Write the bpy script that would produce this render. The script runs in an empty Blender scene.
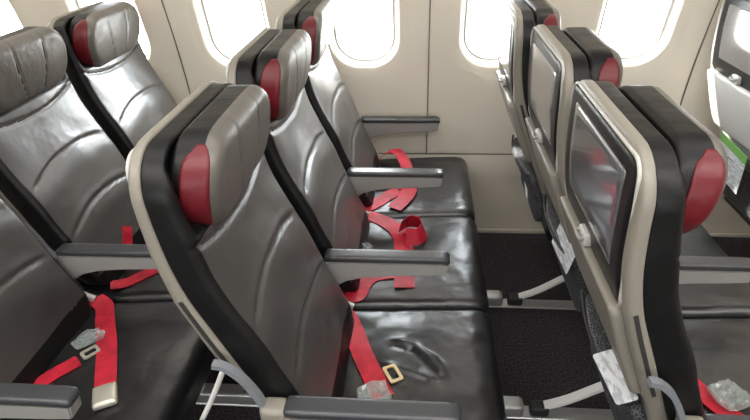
import bpy, bmesh, math, random
from mathutils import Vector, Matrix, noise
random.seed(7)
C = bpy.context.scene.collection
SC = bpy.context.scene

# ------------------------------------------------------------------ camera, world, lights, exposure
PITCH = 0.7865          # distance between seat rows
SW = 0.51               # distance between armrests
CY, CP, CR, CF = -0.0950, 0.5436, 0.0342, 532.5
fw = Vector((math.sin(CY)*math.cos(CP), math.cos(CY)*math.cos(CP), -math.sin(CP)))
rt = Vector((math.cos(CY), -math.sin(CY), 0)); dn = fw.cross(rt)
r2 = rt*math.cos(CR)+dn*math.sin(CR); d2 = -rt*math.sin(CR)+dn*math.cos(CR)
cam_d = bpy.data.cameras.new('camera'); cam = bpy.data.objects.new('camera', cam_d); C.objects.link(cam)
m3 = Matrix((r2, -d2, -fw)).transposed()
cam.matrix_world = Matrix.Translation((-0.0887, -0.6831, 1.4986)) @ m3.to_4x4()
cam_d.sensor_width = 36; cam_d.lens = CF/750*36; cam_d.clip_start = 0.02
SC.camera = cam

w = bpy.data.worlds.new('world'); SC.world = w; w.use_nodes = True
bg = w.node_tree.nodes['Background']; bg.inputs[0].default_value = (0.90, 0.95, 1.0, 1); bg.inputs[1].default_value = 20

WIN_X = [-1.94, -1.402, -0.864, -0.325, 0.215, 0.755, 1.294]
WIN_Z = 1.04; AXY = -0.30
def area(name, loc, rot, sx, sy, power, col=(1, 1, 1), portal=False):
    l = bpy.data.lights.new(name, 'AREA'); l.shape = 'RECTANGLE'; l.size = sx; l.size_y = sy; l.energy = power; l.color = col
    if portal: l.cycles.is_portal = True
    o = bpy.data.objects.new(name, l); C.objects.link(o); o.location = loc; o.rotation_euler = rot
    return o
for x in WIN_X:
    area('daylight', (x, 1.66, WIN_Z), (math.radians(-90), 0, 0), .30, .42, 1, portal=True)
    area('daylight', (x, 2*AXY-1.66, WIN_Z), (math.radians(90), 0, 0), .30, .42, 1, portal=True)
area('ceiling_light', (0, AXY-.35, 2.06), (0, 0, 0), 4.6, .35, 40, (1, .98, .95))
area('ceiling_light', (0, AXY+.45, 2.06), (0, 0, 0), 4.6, .25, 12, (1, .98, .95))
area('sidewall_light', (0, 1.20, 1.60), (math.radians(28), 0, 0), 4.6, .06, 9, (1, .95, .86))

sun_d = bpy.data.lights.new('sun', 'SUN'); sun_d.energy = 22; sun_d.angle = math.radians(2); sun_d.color = (1, .95, .84)
sun = bpy.data.objects.new('sun', sun_d); C.objects.link(sun); sun.rotation_euler = Vector((.23, -.11, -.19)).to_track_quat('-Z', 'Y').to_euler()
SC.view_settings.view_transform = 'Standard'; SC.view_settings.look = 'None'
SC.view_settings.gamma = 1; SC.view_settings.use_curve_mapping = False
SC.view_settings.exposure = 0.28

# ------------------------------------------------------------------ materials
def mat(name, col, rough=.5, metal=0, spec=.5, bump=None, coat=0, vary=None):
    m = bpy.data.materials.new(name); m.use_nodes = True; nt = m.node_tree; b = nt.nodes['Principled BSDF']
    b.inputs['Base Color'].default_value = (*col, 1); b.inputs['Roughness'].default_value = rough
    b.inputs['Metallic'].default_value = metal; b.inputs['Specular IOR Level'].default_value = spec
    b.inputs['Coat Weight'].default_value = coat; b.inputs['Coat Roughness'].default_value = .2
    tc = nt.nodes.new('ShaderNodeTexCoord')
    if vary:   # (scale, colour 2)
        n = nt.nodes.new('ShaderNodeTexNoise'); n.inputs['Scale'].default_value = vary[0]; n.inputs['Detail'].default_value = 4
        mx = nt.nodes.new('ShaderNodeMix'); mx.data_type = 'RGBA'
        mx.inputs[6].default_value = (*col, 1); mx.inputs[7].default_value = (*vary[1], 1)
        nt.links.new(tc.outputs['Object'], n.inputs['Vector']); nt.links.new(n.outputs['Fac'], mx.inputs[0]); nt.links.new(mx.outputs[2], b.inputs['Base Color'])
    if bump:   # list of (scale, strength, distance)
        prev = None
        for sc_, st, di in bump:
            n = nt.nodes.new('ShaderNodeTexNoise'); n.inputs['Scale'].default_value = sc_; n.inputs['Detail'].default_value = 3
            nt.links.new(tc.outputs['Object'], n.inputs['Vector'])
            bp = nt.nodes.new('ShaderNodeBump'); bp.inputs['Strength'].default_value = st; bp.inputs['Distance'].default_value = di
            nt.links.new(n.outputs['Fac'], bp.inputs['Height'])
            if prev: nt.links.new(prev.outputs['Normal'], bp.inputs['Normal'])
            prev = bp
        nt.links.new(prev.outputs['Normal'], b.inputs['Normal'])
    return m
LB = [(14, .35, .012), (260, .06, .002)]
M = {}
M['black'] = mat('black_leather', (.005, .005, .005), .44, bump=LB, spec=.35)
M['cushion'] = mat('seat_leather', (.007, .007, .008), .33, bump=[(6, .35, .022), (24, .08, .006), (260, .05, .002)], spec=.8, coat=.1)
M['front'] = mat('grey_leather', (.046, .042, .039), .38, metal=0, bump=[(7, .45, .018), (260, .06, .002)], spec=1.0, coat=.3)
M['head'] = mat('headrest_leather', (.125, .115, .102), .40, metal=.15, bump=LB, spec=.8)
M['front'].node_tree.nodes['Principled BSDF'].inputs['IOR'].default_value = 1.75
M['red'] = mat('red_leather', (.13, .007, .012), .42, bump=LB)
M['shell'] = mat('beige_plastic', (.25, .228, .190), .40, bump=[(400, .05, .001)])
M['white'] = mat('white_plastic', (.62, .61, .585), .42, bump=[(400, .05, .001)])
M['rim'] = mat('pale_rim', (.52, .50, .46), .28, spec=.6)
M['bezel'] = mat('black_bezel', (.010, .010, .010), .34, spec=.3)
M['slot'] = mat('dark_slot', (.03, .028, .026), .6)
M['pad'] = mat('armrest_black', (.045, .046, .050), .32, spec=.7)
M['padside'] = mat('armrest_grey', (.29, .28, .265), .42)
M['bracket'] = mat('bracket_grey', (.20, .21, .225), .35, spec=.6)
M['web'] = mat('red_webbing', (.56, .011, .032), .5, bump=[(500, .2, .001)])
M['gold'] = mat('gold_buckle', (.62, .50, .30), .3, metal=.7)
M['silver'] = mat('silver_buckle', (.62, .58, .50), .34, metal=.6)
M['alu'] = mat('aluminium', (.55, .54, .52), .35, metal=.7)
M['strut'] = mat('pale_strut', (.72, .71, .68), .4)
M['dark'] = mat('dark_metal', (.02, .02, .02), .5)
M['card'] = mat('card_white', (.72, .73, .74), .5)
M['green'] = mat('card_green', (.18, .42, .10), .5)
M['wall'] = mat('wall_panel', (.80, .735, .63), .5, bump=[(300, .04, .001)])
M['dado'] = mat('dado_panel', (.60, .55, .47), .5, bump=[(300, .04, .001)])
M['seam'] = mat('panel_seam', (.17, .15, .125), .6)
M['ceil'] = mat('ceiling_panel', (.80, .78, .74), .6)
M['frame'] = mat('window_frame', (.78, .76, .70), .4)
M['apron'] = mat('apron_concrete', (.60, .60, .58), .8, vary=(.3, (.7, .7, .68)))
nt = M['web'].node_tree; b = nt.nodes['Principled BSDF']; tc = nt.nodes['Texture Coordinate']
n = nt.nodes.new('ShaderNodeTexNoise'); n.inputs['Scale'].default_value = 28; cr = nt.nodes.new('ShaderNodeValToRGB')
cr.color_ramp.elements[0].position = .3; cr.color_ramp.elements[0].color = (.36, .008, .022, 1); cr.color_ramp.elements[1].position = .7; cr.color_ramp.elements[1].color = (.60, .014, .040, 1)
nt.links.new(tc.outputs['Object'], n.inputs['Vector']); nt.links.new(n.outputs['Fac'], cr.inputs[0]); nt.links.new(cr.outputs[0], b.inputs['Base Color'])
# carpet
m = mat('carpet', (.018, .016, .018), .95, spec=.1, bump=[(350, .8, .004)]); M['carpet'] = m
nt = m.node_tree; b = nt.nodes['Principled BSDF']; tc = nt.nodes['Texture Coordinate']
n1 = nt.nodes.new('ShaderNodeTexNoise'); n1.inputs['Scale'].default_value = 160; n1.inputs['Detail'].default_value = 2
cr = nt.nodes.new('ShaderNodeValToRGB'); cr.color_ramp.elements[0].position = .35; cr.color_ramp.elements[0].color = (.016, .014, .016, 1)
cr.color_ramp.elements[1].position = .75; cr.color_ramp.elements[1].color = (.095, .080, .088, 1)
nt.links.new(tc.outputs['Object'], n1.inputs['Vector']); nt.links.new(n1.outputs['Fac'], cr.inputs[0]); nt.links.new(cr.outputs[0], b.inputs['Base Color'])
# screen glass
M['screen'] = mat('screen_glass', (.24, .24, .255), .09, metal=.55, spec=1.0, coat=1.0)
# net pocket
m = mat('pocket_net', (.012, .012, .013), .6); M['net'] = m
nt = m.node_tree; b = nt.nodes['Principled BSDF']; tc = nt.nodes['Texture Coordinate']
vo = nt.nodes.new('ShaderNodeTexVoronoi'); vo.feature = 'DISTANCE_TO_EDGE'; vo.inputs['Scale'].default_value = 130
cr = nt.nodes.new('ShaderNodeValToRGB'); cr.color_ramp.elements[0].position = .06; cr.color_ramp.elements[0].color = (.12, .12, .13, 1)
cr.color_ramp.elements[1].position = .14; cr.color_ramp.elements[1].color = (.012, .012, .013, 1)
nt.links.new(tc.outputs['Object'], vo.inputs['Vector']); nt.links.new(vo.outputs['Distance'], cr.inputs[0]); nt.links.new(cr.outputs[0], b.inputs['Base Color'])
# window pane: thin clear plastic
m = bpy.data.materials.new('window_pane'); m.use_nodes = True; nt = m.node_tree; nt.nodes.clear(); M['pane'] = m
o_ = nt.nodes.new('ShaderNodeOutputMaterial'); mx = nt.nodes.new('ShaderNodeMixShader'); tr = nt.nodes.new('ShaderNodeBsdfTransparent'); gl = nt.nodes.new('ShaderNodeBsdfGlossy')
gl.inputs['Roughness'].default_value = .03; tr.inputs['Color'].default_value = (.97, .98, .98, 1); mx.inputs[0].default_value = .07
nt.links.new(tr.outputs[0], mx.inputs[1]); nt.links.new(gl.outputs[0], mx.inputs[2]); nt.links.new(mx.outputs[0], o_.inputs[0])
# crumpled clear plastic
m = bpy.data.materials.new('clear_plastic'); m.use_nodes = True; nt = m.node_tree; b = nt.nodes['Principled BSDF']; M['wrap'] = m
b.inputs['Base Color'].default_value = (.38, .42, .40, 1); b.inputs['Roughness'].default_value = .15; b.inputs['Specular IOR Level'].default_value = .9
b.inputs['Alpha'].default_value = .42; b.inputs['Coat Weight'].default_value = .6
# printed card: thin grey lines of print
def printed(name, base):
    m = mat(name, base, .4); nt = m.node_tree; b = nt.nodes['Principled BSDF']; tc = nt.nodes['Texture Coordinate']
    n = nt.nodes.new('ShaderNodeTexNoise'); n.inputs['Scale'].default_value = 60; mp = nt.nodes.new('ShaderNodeMapping'); mp.inputs['Scale'].default_value = (1, .5, 3)
    cr = nt.nodes.new('ShaderNodeValToRGB'); cr.color_ramp.elements[0].position = .40; cr.color_ramp.elements[0].color = (.42, .44, .46, 1)
    cr.color_ramp.elements[1].position = .55; cr.color_ramp.elements[1].color = (*base, 1)
    nt.links.new(tc.outputs['Object'], mp.inputs[0]); nt.links.new(mp.outputs[0], n.inputs['Vector']); nt.links.new(n.outputs['Fac'], cr.inputs[0]); nt.links.new(cr.outputs[0], b.inputs['Base Color'])
    return m
M['print'] = printed('printed_card', (.72, .73, .75))

# ------------------------------------------------------------------ mesh helpers
def link(name, verts, faces, mats, parent=None, mi=None, smooth=True, loc=(0, 0, 0)):
    me = bpy.data.meshes.new(name); me.from_pydata([tuple(v) for v in verts], [], faces)
    if not isinstance(mats, (list, tuple)): mats = [mats]
    for k in mats: me.materials.append(M[k])
    if mi: me.polygons.foreach_set('material_index', mi)
    bm = bmesh.new(); bm.from_mesh(me); bmesh.ops.recalc_face_normals(bm, faces=bm.faces); bm.to_mesh(me); bm.free()
    me.polygons.foreach_set('use_smooth', [smooth]*len(me.polygons)); me.update()
    o = bpy.data.objects.new(name, me); C.objects.link(o); o.location = loc
    if parent: o.parent = parent
    return o
def spread(n):
    r = []
    for i in range(n+1):
        s = -1+2*i/n; r.append(1.5*s-.5*s**3)
    return r
def pillow(hw, hh, R, front, back, rf, rb, bulge=0, nu=20, nv=20, f=None, height=None, matf=None):
    """rounded-rectangle block: (a,b) in plane, h thickness, mapped by f to xyz"""
    us, vs = spread(nu), spread(nv); V = []; F = []; abh = []
    def pt(u, v, side):
        a, b_ = u*hw, v*hh; ca, cb = abs(a)-(hw-R), abs(b_)-(hh-R)
        if ca > 0 and cb > 0:
            k = max(ca, cb)/math.hypot(ca, cb); ca *= k; cb *= k
            a = math.copysign(hw-R+ca, a); b_ = math.copysign(hh-R+cb, b_)
        d = R-(math.hypot(max(ca, 0), max(cb, 0))+min(max(ca, cb), 0)); d = max(d, 0)
        r = rf if side else rb
        e = 0 if d >= r else r-math.sqrt(max(r*r-(r-d)**2, 0))
        if side:
            h = front-e
            h += bulge*(1-(a/hw)**2)*(1-(b_/hh)**2)
            if height: h += height(a, b_)*min(1, d/.02)
        else: h = back+e
        return (a, b_, h)
    idx = {}
    for side in (1, 0):
        for i, u in enumerate(us):
            for j, v in enumerate(vs):
                idx[side, i, j] = len(V); V.append(pt(u, v, side))
    for side in (1, 0):
        for i in range(nu):
            for j in range(nv):
                q = [idx[side, i, j], idx[side, i+1, j], idx[side, i+1, j+1], idx[side, i, j+1]]
                F.append(q if side else q[::-1])
    loop = [(i, 0) for i in range(nu)]+[(nu, j) for j in range(nv)]+[(i, nv) for i in range(nu, 0, -1)]+[(0, j) for j in range(nv, 0, -1)]
    for k in range(len(loop)):
        p, q = loop[k], loop[(k+1) % len(loop)]
        F.append([idx[0, p[0], p[1]], idx[0, q[0], q[1]], idx[1, q[0], q[1]], idx[1, p[0], p[1]]])
    mi = None
    if matf:
        mi = []
        for q in F:
            c = [sum(V[i][t] for i in q)/4 for t in range(3)]; mi.append(matf(*c))
    return [f(*v) if f else v for v in V], F, mi
def catmull(pts, n):
    P = [Vector(p) for p in pts]; P = [2*P[0]-P[1]]+P+[2*P[-1]-P[-2]]; out = []
    for i in range(1, len(P)-2):
        for k in range(n):
            t = k/n; a, b_, c, d = P[i-1:i+3]
            out.append(.5*((2*b_)+(c-a)*t+(2*a-5*b_+4*c-d)*t*t+(3*b_-a-3*c+d)*t**3))
    out.append(P[-2]); return out
def ribbon(pts, width, thick, normals=None, n=8, taper=None):
    """flat strap along pts; normals: one per point (default up)"""
    P = catmull(pts, n)
    N = catmull(normals, n) if normals else [Vector((0, 0, 1))]*len(P)
    V = []; F = []
    for i, p in enumerate(P):
        t = (P[min(i+1, len(P)-1)]-P[max(i-1, 0)]).normalized(); nn = N[i].normalized()
        s = t.cross(nn).normalized(); u = s.cross(t).normalized(); wd = width*(taper(i/(len(P)-1)) if taper else 1)/2
        for a, b_ in ((-1, -1), (1, -1), (1, 1), (-1, 1)): V.append(p+s*wd*a+u*thick/2*b_)
    for i in range(len(P)-1):
        for k in range(4):
            a = i*4+k; b_ = i*4+(k+1) % 4; F.append([a, b_, b_+4, a+4])
    F += [[3, 2, 1, 0], [len(V)-4, len(V)-3, len(V)-2, len(V)-1]]
    return V, F
def tube(pts, r, n=8, seg=10, smooth_path=True):
    P = catmull(pts, n) if smooth_path else [Vector(p) for p in pts]; V = []; F = []; s = None
    for i, p in enumerate(P):
        t = (P[min(i+1, len(P)-1)]-P[max(i-1, 0)]).normalized()
        if s is None: s = t.cross(Vector((0, 0, 1)) if abs(t.z) < .9 else Vector((0, 1, 0))).normalized()
        s = (s-t*s.dot(t)).normalized(); u = t.cross(s)
        for k in range(seg):
            a = 2*math.pi*k/seg; V.append(p+(s*math.cos(a)+u*math.sin(a))*r)
    for i in range(len(P)-1):
        for k in range(seg): F.append([i*seg+k, i*seg+(k+1) % seg, (i+1)*seg+(k+1) % seg, (i+1)*seg+k])
    F += [list(range(seg))[::-1], [len(V)-seg+k for k in range(seg)]]
    return V, F
def ring_tube(loop, r, seg=8):
    """closed tube along a closed loop of points"""
    P = [Vector(p) for p in loop]; n = len(P); V = []; F = []; ctr = sum(P, Vector())/n
    for i, p in enumerate(P):
        t = (P[(i+1) % n]-P[i-1]).normalized(); o = (p-ctr); o = (o-t*o.dot(t)).normalized(); u = t.cross(o)
        for k in range(seg):
            a = 2*math.pi*k/seg; V.append(p+(o*math.cos(a)+u*math.sin(a))*r)
    for i in range(n):
        j = (i+1) % n
        for k in range(seg): F.append([i*seg+k, i*seg+(k+1) % seg, j*seg+(k+1) % seg, j*seg+k])
    return V, F
def extrude(prof, y0, y1, bev=.003):
    bm = bmesh.new(); vs = [bm.verts.new((x, y0, z)) for x, z in prof]; f_ = bm.faces.new(vs)
    r = bmesh.ops.extrude_face_region(bm, geom=[f_])
    for v in r['geom']:
        if isinstance(v, bmesh.types.BMVert): v.co.y = y1
    bm.normal_update()
    es = [e for e in bm.edges if len(e.link_faces) == 2 and e.calc_face_angle(0) > .5]
    bmesh.ops.bevel(bm, geom=es, offset=bev, segments=2, affect='EDGES')
    bm.verts.ensure_lookup_table(); bm.verts.index_update()
    V = [v.co.copy() for v in bm.verts]; F = [[v.index for v in fa.verts] for fa in bm.faces]; bm.free(); return V, F
def block(x0, x1, y0, y1, z0, z1, r=.004, n=8):
    """box with rounded edges"""
    hw, hh = (x1-x0)/2, (y1-y0)/2; cx, cy = (x0+x1)/2, (y0+y1)/2
    V, F, _ = pillow(hw, hh, min(r*1.5, hw, hh), z1, z0, r, r, nu=n, nv=n, f=lambda a, b_, h: (cx+a, cy+b_, h)); return V, F
def rr_loop(hw, hh, R, n=10):
    L = []
    for cx, cy, a0 in ((hw-R, hh-R, 0), (-hw+R, hh-R, 90), (-hw+R, -hh+R, 180), (hw-R, -hh+R, 270)):
        for k in range(n+1):
            a = math.radians(a0+90*k/n); L.append((cx+R*math.cos(a), cy+R*math.sin(a)))
    return L
def interp(tab, z):
    if z <= tab[0][0]:
        (z0, x0), (z1, x1) = tab[0], tab[1]; return x0+(x1-x0)*(z-z0)/(z1-z0)
    for i in range(len(tab)-1):
        if z <= tab[i+1][0]:
            (z1, x1), (z2, x2) = tab[i], tab[i+1]; t = (z-z1)/(z2-z1)
            m1 = (x2-tab[i-1][1])/(z2-tab[i-1][0]) if i > 0 else (x2-x1)/(z2-z1)
            m2 = (tab[i+2][1]-x1)/(tab[i+2][0]-z1) if i+2 < len(tab) else (x2-x1)/(z2-z1)
            h = z2-z1; return (2*t**3-3*t**2+1)*x1+(t**3-2*t**2+t)*h*m1+(-2*t**3+3*t**2)*x2+(t**3-t**2)*h*m2
    (z1, x1), (z2, x2) = tab[-2], tab[-1]; return x2+(x2-x1)*(z-z2)/(z2-z1)
def empty(name, loc, label=None, cat=None, group=None):
    o = bpy.data.objects.new(name, None); C.objects.link(o); o.location = loc; o.empty_display_size = .05
    tag(o, label, cat, group); return o
def tag(o, label=None, cat=None, group=None, kind=None):
    if label: o['label'] = label
    if cat: o['category'] = cat
    if group: o['group'] = group
    if kind: o['kind'] = kind
    return o
def struct(o, label=None, cat=None):
    o['kind'] = 'structure'
    if label: o['label'] = label
    if cat: o['category'] = cat
    return o

# ------------------------------------------------------------------ the cabin
WALL = [(0, 1.60), (.21, 1.605), (.42, 1.608), (.60, 1.604), (.75, 1.594), (.9, 1.573), (1.05, 1.543), (1.2, 1.505), (1.35, 1.46), (1.62, 1.36)]
def wy(z): return interp(WALL, z)
X0, X1 = -2.75, 2.2
ZD = .425
CELL = [(WIN_X[i]+WIN_X[i+1])/2 for i in range(len(WIN_X)-1)]
CELL = [X0]+CELL+[X1]
HW, HH, HR = .122, .178, .105      # window opening
def window_wall(name, sgn):
    """panelled side wall with deep window openings; sgn +1 far wall, -1 wall behind the camera"""
    V = []; F = []; MI = []
    def Y(z, off): return (wy(z)+off) if sgn > 0 else 2*AXY-(wy(z)+off)
    ang = None
    for ci, wx in enumerate(WIN_X):
        xa, xb = CELL[ci], CELL[ci+1]; za, zb = ZD, 1.62
        hole = rr_loop(HW+.018, HH+.018, HR+.018, 12); n = len(hole)
        rect = []
        for (a, b_) in hole:
            ux, uz = a, b_; t = 1e9
            if ux > 1e-9: t = min(t, (xb-wx)/ux)
            if ux < -1e-9: t = min(t, (xa-wx)/ux)
            if uz > 1e-9: t = min(t, (zb-WIN_Z)/uz)
            if uz < -1e-9: t = min(t, (za-WIN_Z)/uz)
            rect.append([wx+ux*t, WIN_Z+uz*t])
        for cx, cz in ((xa, za), (xb, za), (xa, zb), (xb, zb)):
            k = min(range(n), key=lambda i: math.hypot(rect[i][0]-cx, rect[i][1]-cz)); rect[k] = [cx, cz]
        rings = []
        # the reveal: from the opening outwards a shallow dish, then the flat panel
        dish = [(0, .016), (.006, .008), (.012, .004), (.030, .003), (.040, .001), (.046, 0)]
        for e, off in dish:
            rings.append([(wx+a*(1+e/HW*.9), WIN_Z+b_*(1+e/HH*.9), off) for a, b_ in hole])
        last = rings[-1]
        for k in range(1, 9):
            t = k/8; rings.append([(l[0]+(r[0]-l[0])*t, l[1]+(r[1]-l[1])*t, 0) for l, r in zip(last, rect)])
        base = len(V)
        for rg in rings:
            for x, z, off in rg: V.append((x, Y(z, off), z))
        for i in range(len(rings)-1):
            for k in range(n):
                a = base+i*n+k; b_ = base+i*n+(k+1) % n; F.append([a, b_, b_+n, a+n]); MI.append(0)
    base = len(V); zs = [0, .1, .2, .3, .4185, .4215, .425]; offs = [0, 0, 0, 0, 0, .003, 0]
    nx = 24
    for z, off in zip(zs, offs):
        for i in range(nx+1): V.append((X0+(X1-X0)*i/nx, Y(z, off-.002 if z < .42 else off), z))
    for j in range(len(zs)-1):
        for i in range(nx):
            a = base+j*(nx+1)+i; F.append([a, a+1, a+nx+2, a+nx+1]); MI.append(1 if zs[j] < .41 else 2)
    return struct(link(name, V, F, ['wall', 'dado', 'seam'], None, MI))
window_wall('wall_back', 1); window_wall('wall_front', -1)
# vertical seams between the panels
k = 0
for x in (-1.133, -.055, 1.025):
    V = []; F = []
    zs = [.425+.03*i for i in range(40)]
    for z in zs:
        y = wy(z)-.006; V += [(x-.0022, y, z), (x+.0022, y, z), (x+.0022, y+.010, z), (x-.0022, y+.010, z)]
    for i in range(len(zs)-1):
        for q in range(4): a = i*4+q; b_ = i*4+(q+1) % 4; F.append([a, b_, b_+4, a+4])
    k += 1; struct(link('trim_%d' % k, V, F, 'seam'), 'thin dark seam between two wall panels')
# windows
def window(i, wx, sgn):
    root = struct(empty('window_%d' % i, (wx, 0, 0)))
    def Yo(z, off): return (wy(z)+off) if sgn > 0 else 2*AXY-(wy(z)+off)
    prof = [(.0185, .015), (.012, .022), (.010, .038), (.002, .044), (-.004, .046), (-.006, .060), (-.010, .064), (-.016, .066), (-.020, .080)]
    loops = [[(a, WIN_Z+b_, off) for a, b_ in rr_loop(HW+e, HH+e, HR+e, 12)] for e, off in prof]
    V = []; F = []; n = len(loops[0])
    for lp in loops:
        for x, z, off in lp: V.append((x, Yo(z, off), z))
    for q in range(len(loops)-1):
        for k_ in range(n): a = q*n+k_; b_ = q*n+(k_+1) % n; F.append([a, b_, b_+n, a+n])
    link('window_frame', V, F, 'frame', root)
    # outer rubber line
    V, F = ring_tube([(a, Yo(WIN_Z+b_, .043), WIN_Z+b_) for a, b_ in rr_loop(HW+.001, HH+.001, HR, 12)], .0016, 6); link('window_seal', V, F, 'seam', root)
    lp = rr_loop(HW-.005, HH-.005, HR-.005, 12); V = [(a, Yo(WIN_Z+b_, .062), WIN_Z+b_) for a, b_ in lp]
    V += [(a, Yo(WIN_Z+b_, .066), WIN_Z+b_) for a, b_ in lp]; n = len(lp)
    F = [list(range(n)), list(range(2*n-1, n-1, -1))]+[[k_, (k_+1) % n, n+(k_+1) % n, n+k_] for k_ in range(n)]
    link('window_pane', V, F, 'pane', root, smooth=False)
for i, x in enumerate(WIN_X): window(i+1, x, 1)
for i, x in enumerate(WIN_X): window(i+8, x, -1)
YB = 2*AXY-1.6
V, F = block(X0, X1, YB-.05, 1.66, -.06, 0, .002); struct(link('floor', V, F, 'carpet', smooth=False))
half = [(1.362, 1.615), (1.30, 1.66), (1.12, 1.68), (.55, 1.70), (.47, 1.76), (.42, 1.98), (.30, 2.12), (0, 2.16)]
prof = [(AXY+(y-AXY), z) for y, z in half]; prof = prof+[(2*AXY-y, z) for y, z in reversed(half)]
V = [(x, y, z) for y, z in prof for x in (X0, X1)]; F = [[2*i, 2*i+1, 2*i+3, 2*i+2] for i in range(len(prof)-1)]
struct(link('ceiling', V, F, 'ceil', smooth=False))
for nm, x in (('wall_left', X0), ('wall_right', X1)):
    V, F = block(x-.02, x+.02, YB-.1, 1.7, 0, 2.2, .002); struct(link(nm, V, F, 'dado', smooth=False))
V, F = block(-60, 60, 2.6, 160, -3.3, -3.2, .002, 2); struct(link('ground', V, F, 'apron', smooth=False), 'pale concrete apron outside the windows')
# floor rails
RY = (.505, 1.045)
for q, y in enumerate(RY):
    V, F = block(X0+.03, X1-.03, y-.026, y+.026, .0005, .010, .003); struct(link('trim_%d' % (4+q), V, F, 'alu', smooth=False), 'flat silver seat rail along the carpet')
V, F = block(X0+.03, X1-.03, wy(.02)-.022, wy(.02)-.006, .0005, .022, .003); struct(link('baseboard_back', V, F, 'dado'))

# ------------------------------------------------------------------ one seat and its parts (origin: floor, x at armrest tip, y at seat middle)
FRONT = [(.40, -.250), (.46, -.270), (.60, -.327), (.745, -.383), (.889, -.445), (.97, -.466), (1.09, -.486), (1.18, -.494)]
BOUND = [(.40, -.32), (.46, -.342), (.60, -.398), (.714, -.444), (.79, -.475), (.868, -.505), (.944, -.523), (1.02, -.532), (1.09, -.536), (1.18, -.540)]
REAR = [(.40, -.36), (.60, -.432), (.722, -.482), (.795, -.509), (.868, -.534), (.947, -.549), (1.02, -.555), (1.10, -.557), (1.18, -.557)]
def fx(z): return interp(FRONT, z)
def bx_(z): return interp(BOUND, z)
def rx(z): return interp(REAR, z)
def gauss(t, s): return math.exp(-(t/s)**2)
def collar(a): return .945+.7*a*a
def back_height(a, b_):
    z = .785+b_
    g = 0
    for z0, amp, c in ((.825, .0075, .9), (.668, .0075, .9)):
        zz = z0-c*(a-.02)**2; g -= amp*gauss(z-zz, .0042)*min(1, max(0, (.195-abs(a))/.02)); g += .0015*gauss(z-zz-.014, .010)+.003*gauss(z-zz+.04, .035)
    g -= .007*gauss(z-collar(a), .0045)
    k = max(0, min(1, (z-.985)/.03))*max(0, min(1, (.204-abs(a))/.012)); g -= .022*k*k*(3-2*k)
    g += .004*noise.noise(Vector((a*9, b_*9, 3.1)))
    return g
def cushion_top(x, y, seed=0, folds=()):
    t = .004*noise.noise(Vector((x*8, y*8, seed*5.3)))+.002*noise.noise(Vector((x*22, y*22, seed*3.1)))
    for (ax, ay), (bx, by), amp, s in folds:
        d = Vector((bx-ax, by-ay)); L = d.length; d /= L; r = Vector((x-ax, y-ay)); u = r.dot(d); v = r.x*d.y-r.y*d.x
        k = max(0, min(1, u/L)); du = u-k*L; t += amp*math.sin(math.pi*(.1+.8*k))*gauss(math.hypot(v, du), s)-.5*amp*gauss(math.hypot(v-.018, du), s)*(1 if 0 < u < L else 0)
    return t
CX, CHX = -.118, .245
def cush_z(x): return .448+.014*(x-CX)/CHX
def build_cushion(parent, seed=0, folds=(), n=44):
    def hgt(a, b_): return cushion_top(a+CX, b_, seed, folds)
    V, F, mi = pillow(CHX, .2525, .035, 0, -.115, .030, .02, .010, n, n, f=lambda a, b_, h: (CX+a, b_, cush_z(CX+a)+h-(.018*max(0, (a-.17)/.075)**2 if h > -.06 else 0)), height=hgt)
    return link('seat_cushion', V, F, 'cushion', parent)
def build_armrest(parent, y):
    V, F, _ = pillow(.174, .0225, .010, .632, .614, .005, .003, nu=12, nv=8, f=lambda a, b_, h: (-.174+a, y+b_, h-.004*(a > .15)*(a-.15)/.024))
    o = link('armrest', V, F, 'pad', parent)
    prof = [(-.003, .6125), (-.348, .6125), (-.352, .56), (-.345, .505), (-.325, .522), (-.29, .545), (-.24, .558), (-.16, .566), (-.06, .570), (-.010, .574)]
    V, F = extrude(prof, y-.0205, y+.0205, .004); link('armrest_panel', V, F, 'padside', o, smooth=False)['label'] = 'pale grey side of the armrest'
    # curved bracket from the back shell to the hinge
    pts = [(-.474, y, .734), (-.452, y, .728), (-.424, y, .700), (-.400, y, .654), (-.385, y, .612), (-.350, y, .575)]
    V, F = ribbon(pts, .020, .011, [(.75, 0, .65)]*6, taper=lambda t: .8+.2*t); b_ = link('armrest_bracket', V, F, 'bracket', o, smooth=False)
    if y < 0:
        V, F, _ = pillow(.030, .022, .016, .628, .560, .010, .006, nu=10, nv=8, f=lambda a, b_, h: (-.368+a, y+b_, h)); link('armrest_hinge', V, F, 'shell', o)['label'] = 'pale rounded hinge cover at the back of the armrest'
    pts = [(-.352, y-.030, .556), (-.338, y-.030, .515), (-.312, y-.030, .480), (-.275, y-.030, .458)]
    V, F = ribbon(pts, .012, .022, [(.8, 0, .6)]*4); link('hinge_plate', V, F, 'rim', o, smooth=False)['label'] = 'pale curved plate under the armrest'
    return o
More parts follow.
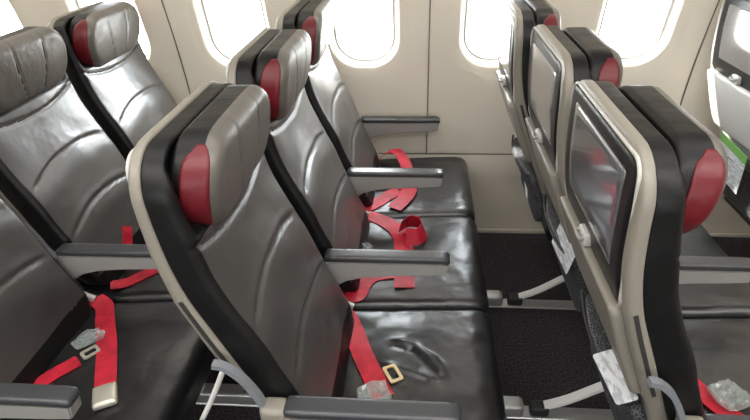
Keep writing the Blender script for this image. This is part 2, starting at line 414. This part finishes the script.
def build_seat(name, loc, label, near_arm, rear=True):
    root = empty(name, loc, label, 'airplane seat', 'airplane seats in the cabin rows')
    # backrest: black bolster with grey front panel
    hh = .365
    def bmap(a, b_, h):
        z = .785+b_; t = (h+.055)/.055
        return (bx_(z)+(fx(z)-bx_(z))*min(t, 1)+max(0, h), a, z)
    V, F, mi = pillow(.2255, hh, .085, 0, -.055, .018, .006, .006, 36, 170, f=bmap, height=back_height, matf=lambda a, b_, h: 1 if (h > -.012 and abs(a) < .213 and -.29 < b_ < .195) else 0)
    bk = link('backrest', V, F, ['black', 'front'], root, mi)
    pts = [(fx(collar(a))-.004, a, collar(a)) for a in (-.19, -.13, -.07, 0, .07, .13, .19)]
    V, F = tube(pts, .0030, 5, 6); link('stitched_seam', V, F, 'slot', bk)
    # rear shell
    def smap(a, b_, h):
        z = .8025+b_; t = (h+.04)/.04
        return (rx(z)+(bx_(z)+.002-rx(z))*t, a*(1-.10*max(0, (.75-z)/.3)), z)
    V, F, mi = pillow(.2275, .3505, .085, 0, -.04, .004, .012, 0, 20, 60, f=smap); sh = link('back_shell', V, F, 'shell', root)
    for s in (-1, 1):
        pts = [((bx_(z)*.55+rx(z)*.45), s*(.2278*(1-.10*max(0, (.75-z)/.3))), z) for z in (.865, .82, .77, .71, .66)]
        V, F = ribbon(pts, .008, .004, [(0, s, 0)]*5); link('shell_slot', V, F, 'slot', sh, smooth=False)
    # screen housing: rim, bezel, screen
    zc, tz = .995, .13
    def rear_map(off):
        return lambda a, b_, h: (rx(zc+b_)-off-h, a, zc+b_)
    V, F, mi = pillow(.201, .140, .030, .004, -.012, .003, .002, 0, 16, 16, f=rear_map(.0)); bz = link('screen_bezel', V, F, 'bezel', root)
    V, F = ring_tube([(rx(zc+b_)-.001, a, zc+b_) for a, b_ in rr_loop(.205, .144, .034, 10)], .0036); link('screen_rim', V, F, 'rim', bz)
    V, F, mi = pillow(.160, .098, .008, .0062, 0, .0015, .001, 0, 10, 10, f=lambda a, b_, h: (rx(zc+b_)-h, a, zc+b_+.012)); link('screen', V, F, 'screen', bz)
    # tray table with latch
    zt0, zt1 = .635, .860; zc2, hz = (zt0+zt1)/2, (zt1-zt0)/2
    def tmap(a, b_, h): return (rx(zc2+b_)+.004-h, a, zc2+b_)
    V, F, mi = pillow(.205, hz, .020, .026, 0, .006, .003, 0, 14, 14, f=tmap); tt = link('tray_table', V, F, 'shell', root)
    V, F = block(-.012, .012, -.024, .024, 0, .030, .005); V = [(rx(.872)-.010+x*.8, y, .862+z) for x, y, z in V]; lt = link('tray_latch', V, F, 'rim', tt)
    V, F = tube([(rx(.872)-.016, -.016, .882), (rx(.872)-.025, -.016, .878), (rx(.872)-.025, .016, .878), (rx(.872)-.016, .016, .882)], .004, 4, 8); link('latch_handle', V, F, 'padside', tt)
    # literature pocket
    def pmap(a, b_, h): 
        z = .475+b_; return (rx(max(z, .45))-h-(.02*(1-(a/.19)**2)*max(0, b_/.115+.4) if h > .005 else 0), a, z)
    V, F, mi = pillow(.19, .105, .03, .026, 0, .01, .004, .012, 16, 16, f=pmap); pk = link('literature_pocket', V, F, 'net', root)
    pts = [(rx(.580)-.030-.020*(1-(a/.19)**2), a, .580-.012*(1-(a/.19)**2)) for a in (-.185, -.12, -.05, .05, .12, .185)]
    V, F = tube(pts, .0045, 6, 8); link('pocket_hem', V, F, 'slot', pk)
    # headrest
    hz0, hh2 = 1.062, .094
    def hmap(a, b_, h):
        z = hz0+b_; t = b_/hh2
        wgt = 1-.06*max(0, -t)
        return (-.461+.016*t+h+(.008*(abs(a)/.19)**3 if h > -.02 else 0), a*wgt, z)
    def hseam(s, b_): return s*(.060+.016*b_/hh2-.012*(b_/hh2)**2)
    def hh_h(a, b_):
        g = 0
        for s in (-1, 1): g -= .004*gauss(a-hseam(s, b_), .003)
        return g
    V, F, mi = pillow(.192, hh2, .084, .030, -.050, .030, .012, .012, 90, 36, f=hmap, height=hh_h, matf=lambda a, b_, h: 1 if h < -.006 else 0)
    hd = link('headrest', V, F, ['head', 'black', 'slot'], root, mi)
    for s in (-1, 1):
        pts = []
        for q in range(9):
            b_ = (-.86+1.72*q/8)*hh2; a = hseam(s, b_); d = hh2-abs(b_); e = .030-math.sqrt(max(0, .030**2-(.030-d)**2)) if d < .030 else 0
            pts.append(hmap(a, b_, .030-e+.012*(1-(a/.192)**2)*(1-(b_/hh2)**2)-.0036))
        V, F = tube(pts, .0023, 3, 6); link('stitched_seam', V, F, 'slot', hd)
    for s in (-1, 1):   # red wings hugging the two sides
        V = []; F = []; nb, nh = 22, 8
        for i in range(nb+1):
            t = -1+2*i/nb; b_ = t*(hh2-.012)
            for j in range(nh+1):
                u = -1+2*j/nh; lim = (1-abs(t)**6)**.5 if abs(t) < 1 else 0
                h = -.006+u*.021*max(lim, .35)
                # outline of the side at this height
                cb = abs(b_)-(hh2-.084); a = .192-(.084-math.sqrt(max(.084**2-max(cb, 0)**2, 0)) if cb > 0 else 0)
                edge = 0
                if h > 0: e = h/.030; edge = .030*(1-math.sqrt(max(0, 1-e*e)))*1.0
                if h < -.038: e = (-.038-h)/.012; edge = .010*(1-math.sqrt(max(0, 1-min(1, e*e))))
                V.append(Vector(hmap(s*(a-edge+.0035), b_, h)))
        for i in range(nb):
            for j in range(nh):
                a = i*(nh+1)+j; F.append([a, a+1, a+nh+2, a+nh+1])
        n0 = len(V); V += [v-Vector((0, s*.006, 0)) for v in V]; F += [[q+n0 for q in f_][::-1] for f_ in F]
        bd = [j for j in range(nh+1)]+[i*(nh+1)+nh for i in range(1, nb+1)]+[nb*(nh+1)+j for j in range(nh-1, -1, -1)]+[i*(nh+1) for i in range(nb-1, 0, -1)]
        F += [[bd[q], bd[(q+1) % len(bd)], bd[(q+1) % len(bd)]+n0, bd[q]+n0] for q in range(len(bd))]
        link('headrest_wing', V, F, 'red', hd)['label'] = 'dark red side of the headrest'
    build_armrest(root, SW/2+.003)
    # pan under the cushion
    V, F = block(-.34, .06, -.22, .22, .30, .345, .01); link('seat_pan', V, F, 'dark', root)
    return root
def copy_seat(src, loc, label, drop=()):
    r = src.copy(); C.objects.link(r); r.location = loc; r['label'] = label
    for ch in list(src.children):
        if ch.name.split('.')[0] in drop: continue
        c = ch.copy(); C.objects.link(c); c.parent = r
        for g in ch.children:
            d = g.copy(); C.objects.link(d); d.parent = c
    return r
def pos(row, k, dx=0): return (row+dx, (k+.5)*SW, 0)
RA, RB, RC, RD = -PITCH, 0, PITCH+.012, 2*PITCH+.006
seat_ba = build_seat('airplane_seat', pos(RB, 0), 'black and grey seat nearest the camera with a gold belt buckle on its cushion', True)
seats = {('B', 0): seat_ba}
LAB = {('B', 1): 'middle seat with a red belt curled in a loop on its shiny cushion',
       ('B', 2): 'window seat with the beige wall beside it, two red straps crossing on its cushion',
       ('A', 0): 'dark airplane seat in the bottom left corner with a silver buckle on its cushion',
       ('A', 1): 'airplane seat at left edge with a broad brown-grey headrest and no red showing on it',
       ('A', 2): 'window seat at upper left, headrest with a curved red left edge',
       ('C', 0): 'seat seen from behind with large dark screen reflecting red, nearest of the three seatbacks',
       ('C', 1): 'seat seen from behind, middle one of the three seatbacks with screens',
       ('C', 2): 'seat seen from behind beside the wall, smallest and farthest of the three seatbacks',
       ('D', 2): 'pale seatback at the upper right edge with a green and white card in its pocket'}
X_ = {'A': RA, 'B': RB, 'C': RC, 'D': RD}
for key, lab in LAB.items():
    row, k = key; dx = -.034 if key == ('C', 2) else 0
    seats[key] = copy_seat(seat_ba, pos(X_[row], k, dx), lab)
for ch in seats['A', 1].children:
    if ch.name.startswith('headrest'): ch.location = (.004, 0, .018)      # this headrest is pulled up a little
for k_ in (0, 1, 2):
    for ch in seats['C', k_].children:
        if ch.name.startswith('headrest'): ch.location = (.008, 0, -.004)
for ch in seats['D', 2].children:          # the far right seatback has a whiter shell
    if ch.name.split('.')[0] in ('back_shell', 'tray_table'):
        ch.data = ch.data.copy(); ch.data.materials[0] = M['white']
FOLDS = [((-.15, .109), (-.092, .087), .007, .010), ((-.092, .087), (-.012, -.017), .008, .010), ((-.186, .029), (-.054, -.023), .006, .011), ((-.06, .06), (-.02, .02), .004, .010)]
for i, (key, o) in enumerate(seats.items()):
    build_cushion(o, i+1, FOLDS if key == ('B', 0) else (), 130 if key == ('B', 0) else 44)
    if key[1] == 0: build_armrest(o, -SW/2+.003)

# ------------------------------------------------------------------ seat bases, one under each row
def seat_base(x, label):
    r = empty('seat_base', (x, 0, 0), label, 'seat base', 'seat bases under the rows')
    for bx in (-.28, -.02):
        V, F = tube([(bx, .03, .27), (bx, .8, .27), (bx, 1.50, .27)], .024, 2, 12); link('beam', V, F, 'dark', r)
    for y in RY:
        V, F = ribbon([(-.485, y, .036), (-.40, y, .078), (-.31, y, .142), (-.22, y, .20), (-.12, y, .262)], .030, .010, [(-.4, 0, .9)]*5); link('strut', V, F, 'strut', r, smooth=False)
        V, F = block(-.515, -.455, y-.02, y+.02, .010, .048, .006); link('track_fitting', V, F, 'dark', r)
        V, F = block(-.06, .262, y-.026, y+.026, .0105, .058, .010, 14); link('rail_cover', V, F, 'alu', r)
        V, F = block(-.06, -.02, y-.018, y+.018, .05, .27, .008); link('front_leg', V, F, 'strut', r)
    return r
seat_base(RA, 'silver feet and dark beams under the left row of seats')
seat_base(RB, 'metal legs and rail covers under the middle row of seats')
seat_base(RD, 'dark base under the whitest seatback at the far right')
seat_base(RC, 'pale curved struts bolted to the floor rails under the right row')

# ------------------------------------------------------------------ seat belts (parts of their seats)
def top_z(key, x, y):
    """height of the cushion at world x, y"""
    o = seats[key]; lx, ly = x-o.location.x, y-o.location.y; i = list(seats).index(key)+1
    a = lx-CX
    return cush_z(lx)+.010*max(0, 1-(a/CHX)**2)*max(0, 1-(ly/.2525)**2)+cushion_top(lx, ly, i, FOLDS if key == ('B', 0) else ())
def belt(key, pts, width=.054, normals=None, lift=.004, name='seat_belt', m='web'):
    o = seats[key]; P = []
    for p in pts:
        z = top_z(key, p[0], p[1])+lift if len(p) == 2 else p[2]
        P.append((p[0]-o.location.x, p[1]-o.location.y, z))
    V, F = ribbon(P, width, .0022, normals, 10); return link(name, V, F, m, o, smooth=False)
def rot_block(key, parent, x, y, ang, sx, sy, h, m, name, lift=.004, hole=0):
    o = seats[key]; cx, cy = x-o.location.x, y-o.location.y; z = top_z(key, x, y)+lift; ca, sa = math.cos(ang), math.sin(ang)
    if hole:
        outer = rr_loop(sx/2, sy/2, .006, 4); inner = rr_loop(sx/2-hole, sy/2-hole, .004, 4); n = len(outer); L = []
        for zz, lp in ((0, outer), (h, outer), (h, inner), (0, inner)): L += [(a, b_, zz) for a, b_ in lp]
        F = [[q*n+k, q*n+(k+1) % n, ((q+1) % 4)*n+(k+1) % n, ((q+1) % 4)*n+k] for q in range(4) for k in range(n)]; V = L
    else: V, F, _ = pillow(sx/2, sy/2, .006, h, 0, .004, .002, .003, 8, 8)
    V = [(cx+a*ca-b_*sa, cy+a*sa+b_*ca, z+zz) for a, b_, zz in V]; return link(name, V, F, m, parent, smooth=not hole)
b1 = belt(('B', 0), [(-.318, .470, .452), (-.291, .462), (-.26, .395), (-.23, .312), (-.195, .235), (-.165, .17)])
rot_block(('B', 0), b1, -.146, .240, math.radians(-62), .055, .036, .004, 'gold', 'belt_tongue', .006, .008)
b2 = belt(('B', 1), [(-.305, .548, .452), (-.272, .553), (-.260, .595), (-.235, .635), (-.19, .652), (-.13, .66)], .060)
b3 = belt(('B', 1), [(-.29, 1.0, .456), (-.245, .992), (-.19, .94), (-.15, .87), (-.134, .766), (-.13, .65), (-.128, .58)], .062)
lc = (-.108, .842); lp = [(-.150, .862), (-.118, .896), (-.082, .884), (-.068, .842), (-.088, .802), (-.128, .80)]
b4 = belt(('B', 1), [(x, y, .496) for x, y in lp], .058, [(x-lc[0], y-lc[1], .35*.04) for x, y in lp])
b5 = belt(('B', 2), [(-.31, 1.06, .452), (-.27, 1.085), (-.21, 1.145), (-.155, 1.2)], .060)
b6 = belt(('B', 2), [(-.16, 1.215), (-.125, 1.195), (-.14, 1.12), (-.18, 1.05)], .060, None, .009)
b7 = belt(('B', 2), [(-.27, 1.475, .456), (-.225, 1.455, .500), (-.185, 1.43, .515), (-.15, 1.38, .490), (-.135, 1.32)], .050)
b8 = belt(('A', 0), [(-1.065, .492, .455), (-1.025, .468), (-.985, .40), (-.933, .315), (-.89, .235), (-.856, .165)], .052)
rot_block(('A', 0), b8, -.836, .130, math.radians(-62), .066, .056, .016, 'silver', 'belt_buckle', .002)
b9 = belt(('A', 0), [(-1.125, .035, .452), (-1.09, .09), (-1.058, .14), (-1.02, .195), (-.975, .247)], .044)
rot_block(('A', 0), b9, -.955, .272, math.radians(52), .045, .034, .004, 'silver', 'belt_tongue', .006, .008)
b10 = belt(('A', 1), [(-1.05, .556, .455), (-1.01, .580), (-.975, .61), (-.92, .655)], .046)
b11 = belt(('A', 1), [(-1.052, .655, .468), (-1.048, .690, .500), (-1.050, .718, .540), (-1.055, .735, .560)], .034, [(.9, -.3, .5)]*4)
b12 = belt(('C', 0), [(.515, .40, .456), (.555, .31), (.60, .20), (.65, .135), (.74, .09)], .048)
# bits on the seats
def wrapper(loc, sx, sy, sz, rot, seed, label, group=None):
    bm = bmesh.new(); bmesh.ops.create_icosphere(bm, subdivisions=3, radius=1)
    for v in bm.verts:
        d = v.co.copy(); n = noise.noise(d*1.7+Vector((seed, 0, 0)))*.30+abs(noise.noise(d*3+Vector((0, seed, 0))))*.35+noise.noise(d*6+Vector((0, 0, seed)))*.06
        x, y = d.x, d.y; k = max(abs(x), abs(y)); l = math.hypot(x, y)
        f_ = (.75+.35*(l/max(k, 1e-6)-1)) if k > 0 else 1
        v.co = Vector((x*f_*(1+n*.5)*sx, y*f_*(1+n*.4)*sy, (d.z*.5+.5)*sz*(.65+n*1.3)))
    bm.verts.index_update(); V = [v.co.copy() for v in bm.verts]; F = [[v.index for v in f_.verts] for f_ in bm.faces]; bm.free()
    zmin = min(v.z for v in V); V = [(v.x, v.y, v.z-zmin) for v in V]
    o = link('plastic_wrapper', V, F, 'wrap', None, smooth=False, loc=loc); o.rotation_euler[2] = rot
    return tag(o, label, 'plastic wrapper', 'crumpled clear wrappers')
def on(key, x, y, lift=.002): return (x, y, top_z(key, x, y)+lift)
wrapper(on(('B', 0), -.188, .168, .005), .052, .040, .034, .3, 1.3, 'crumpled clear wrapper on the nearest seat cushion, at the end of its red belt')
wrapper(on(('B', 1), -.262, .775, .001), .030, .034, .034, .2, 4.1, 'small pale wrapper tucked at the foot of the middle backrest')
wrapper(on(('B', 2), -.235, 1.215, .001), .040, .026, .018, .1, 6.7, 'white flattened wrapper beside crossed red straps on the window seat')
wrapper(on(('A', 0), -.985, .318, .002), .052, .034, .034, .75, 8.2, 'crumpled clear wrapper between two red straps on the bottom left seat')
wrapper(on(('C', 0), .635, .205, .006), .055, .050, .030, .4, 2.9, 'crumpled clear wrapper on a red strap at the bottom right corner')
# cards in the pockets
def card(key, y0, y1, z0, z1, tilt, out, lean, label, green=False):
    o = seats[key]; hw, hh = (y1-y0)/2, (z1-z0)/2; cy, cz = (y0+y1)/2, (z0+z1)/2; x = o.location.x+rx(cz)-out
    c, s_ = math.cos(tilt), math.sin(tilt)
    def f(a, b_, h): a2, b2 = a*c-b_*s_, a*s_+b_*c; return (lean*b2-h, a2, b2)
    V, F, mi = pillow(hw, hh, .004, .002, -.001, .001, .001, .0, 8, 14, f=f, matf=lambda a, b_, h: 1 if b_ > hh*.62 else 0)
    return tag(link('safety_card', V, F, ['print', 'green' if green else 'print'], None, mi, loc=(x, cy, cz), smooth=False), label, 'card', 'cards in the seatback pockets')
card(('C', 0), .060, .20, .596, .616, math.radians(-2), .036, 2.0, 'white printed card sticking out of the pocket under the nearest large screen')
card(('C', 1), .545, .725, .545, .637, math.radians(-4), .030, .25, 'white printed card in the pocket of the middle seatback')
card(('D', 2), 1.17, 1.37, .47, .632, math.radians(5), .060, -.1, 'white card with a green top edge in the far right seatback pocket', True)
# small things by the seat hinge nearest the camera
V, F = tube([(-.470, -.205, .690), (-.515, -.205, .59), (-.565, -.205, .49)], .006, 3, 8); link('recline_rod', V, F, 'strut', seat_ba)
V, F = block(-.49, -.455, -.06, -.055, .50, .512, .002); link('pull_tag', V, F, 'web', seat_ba)
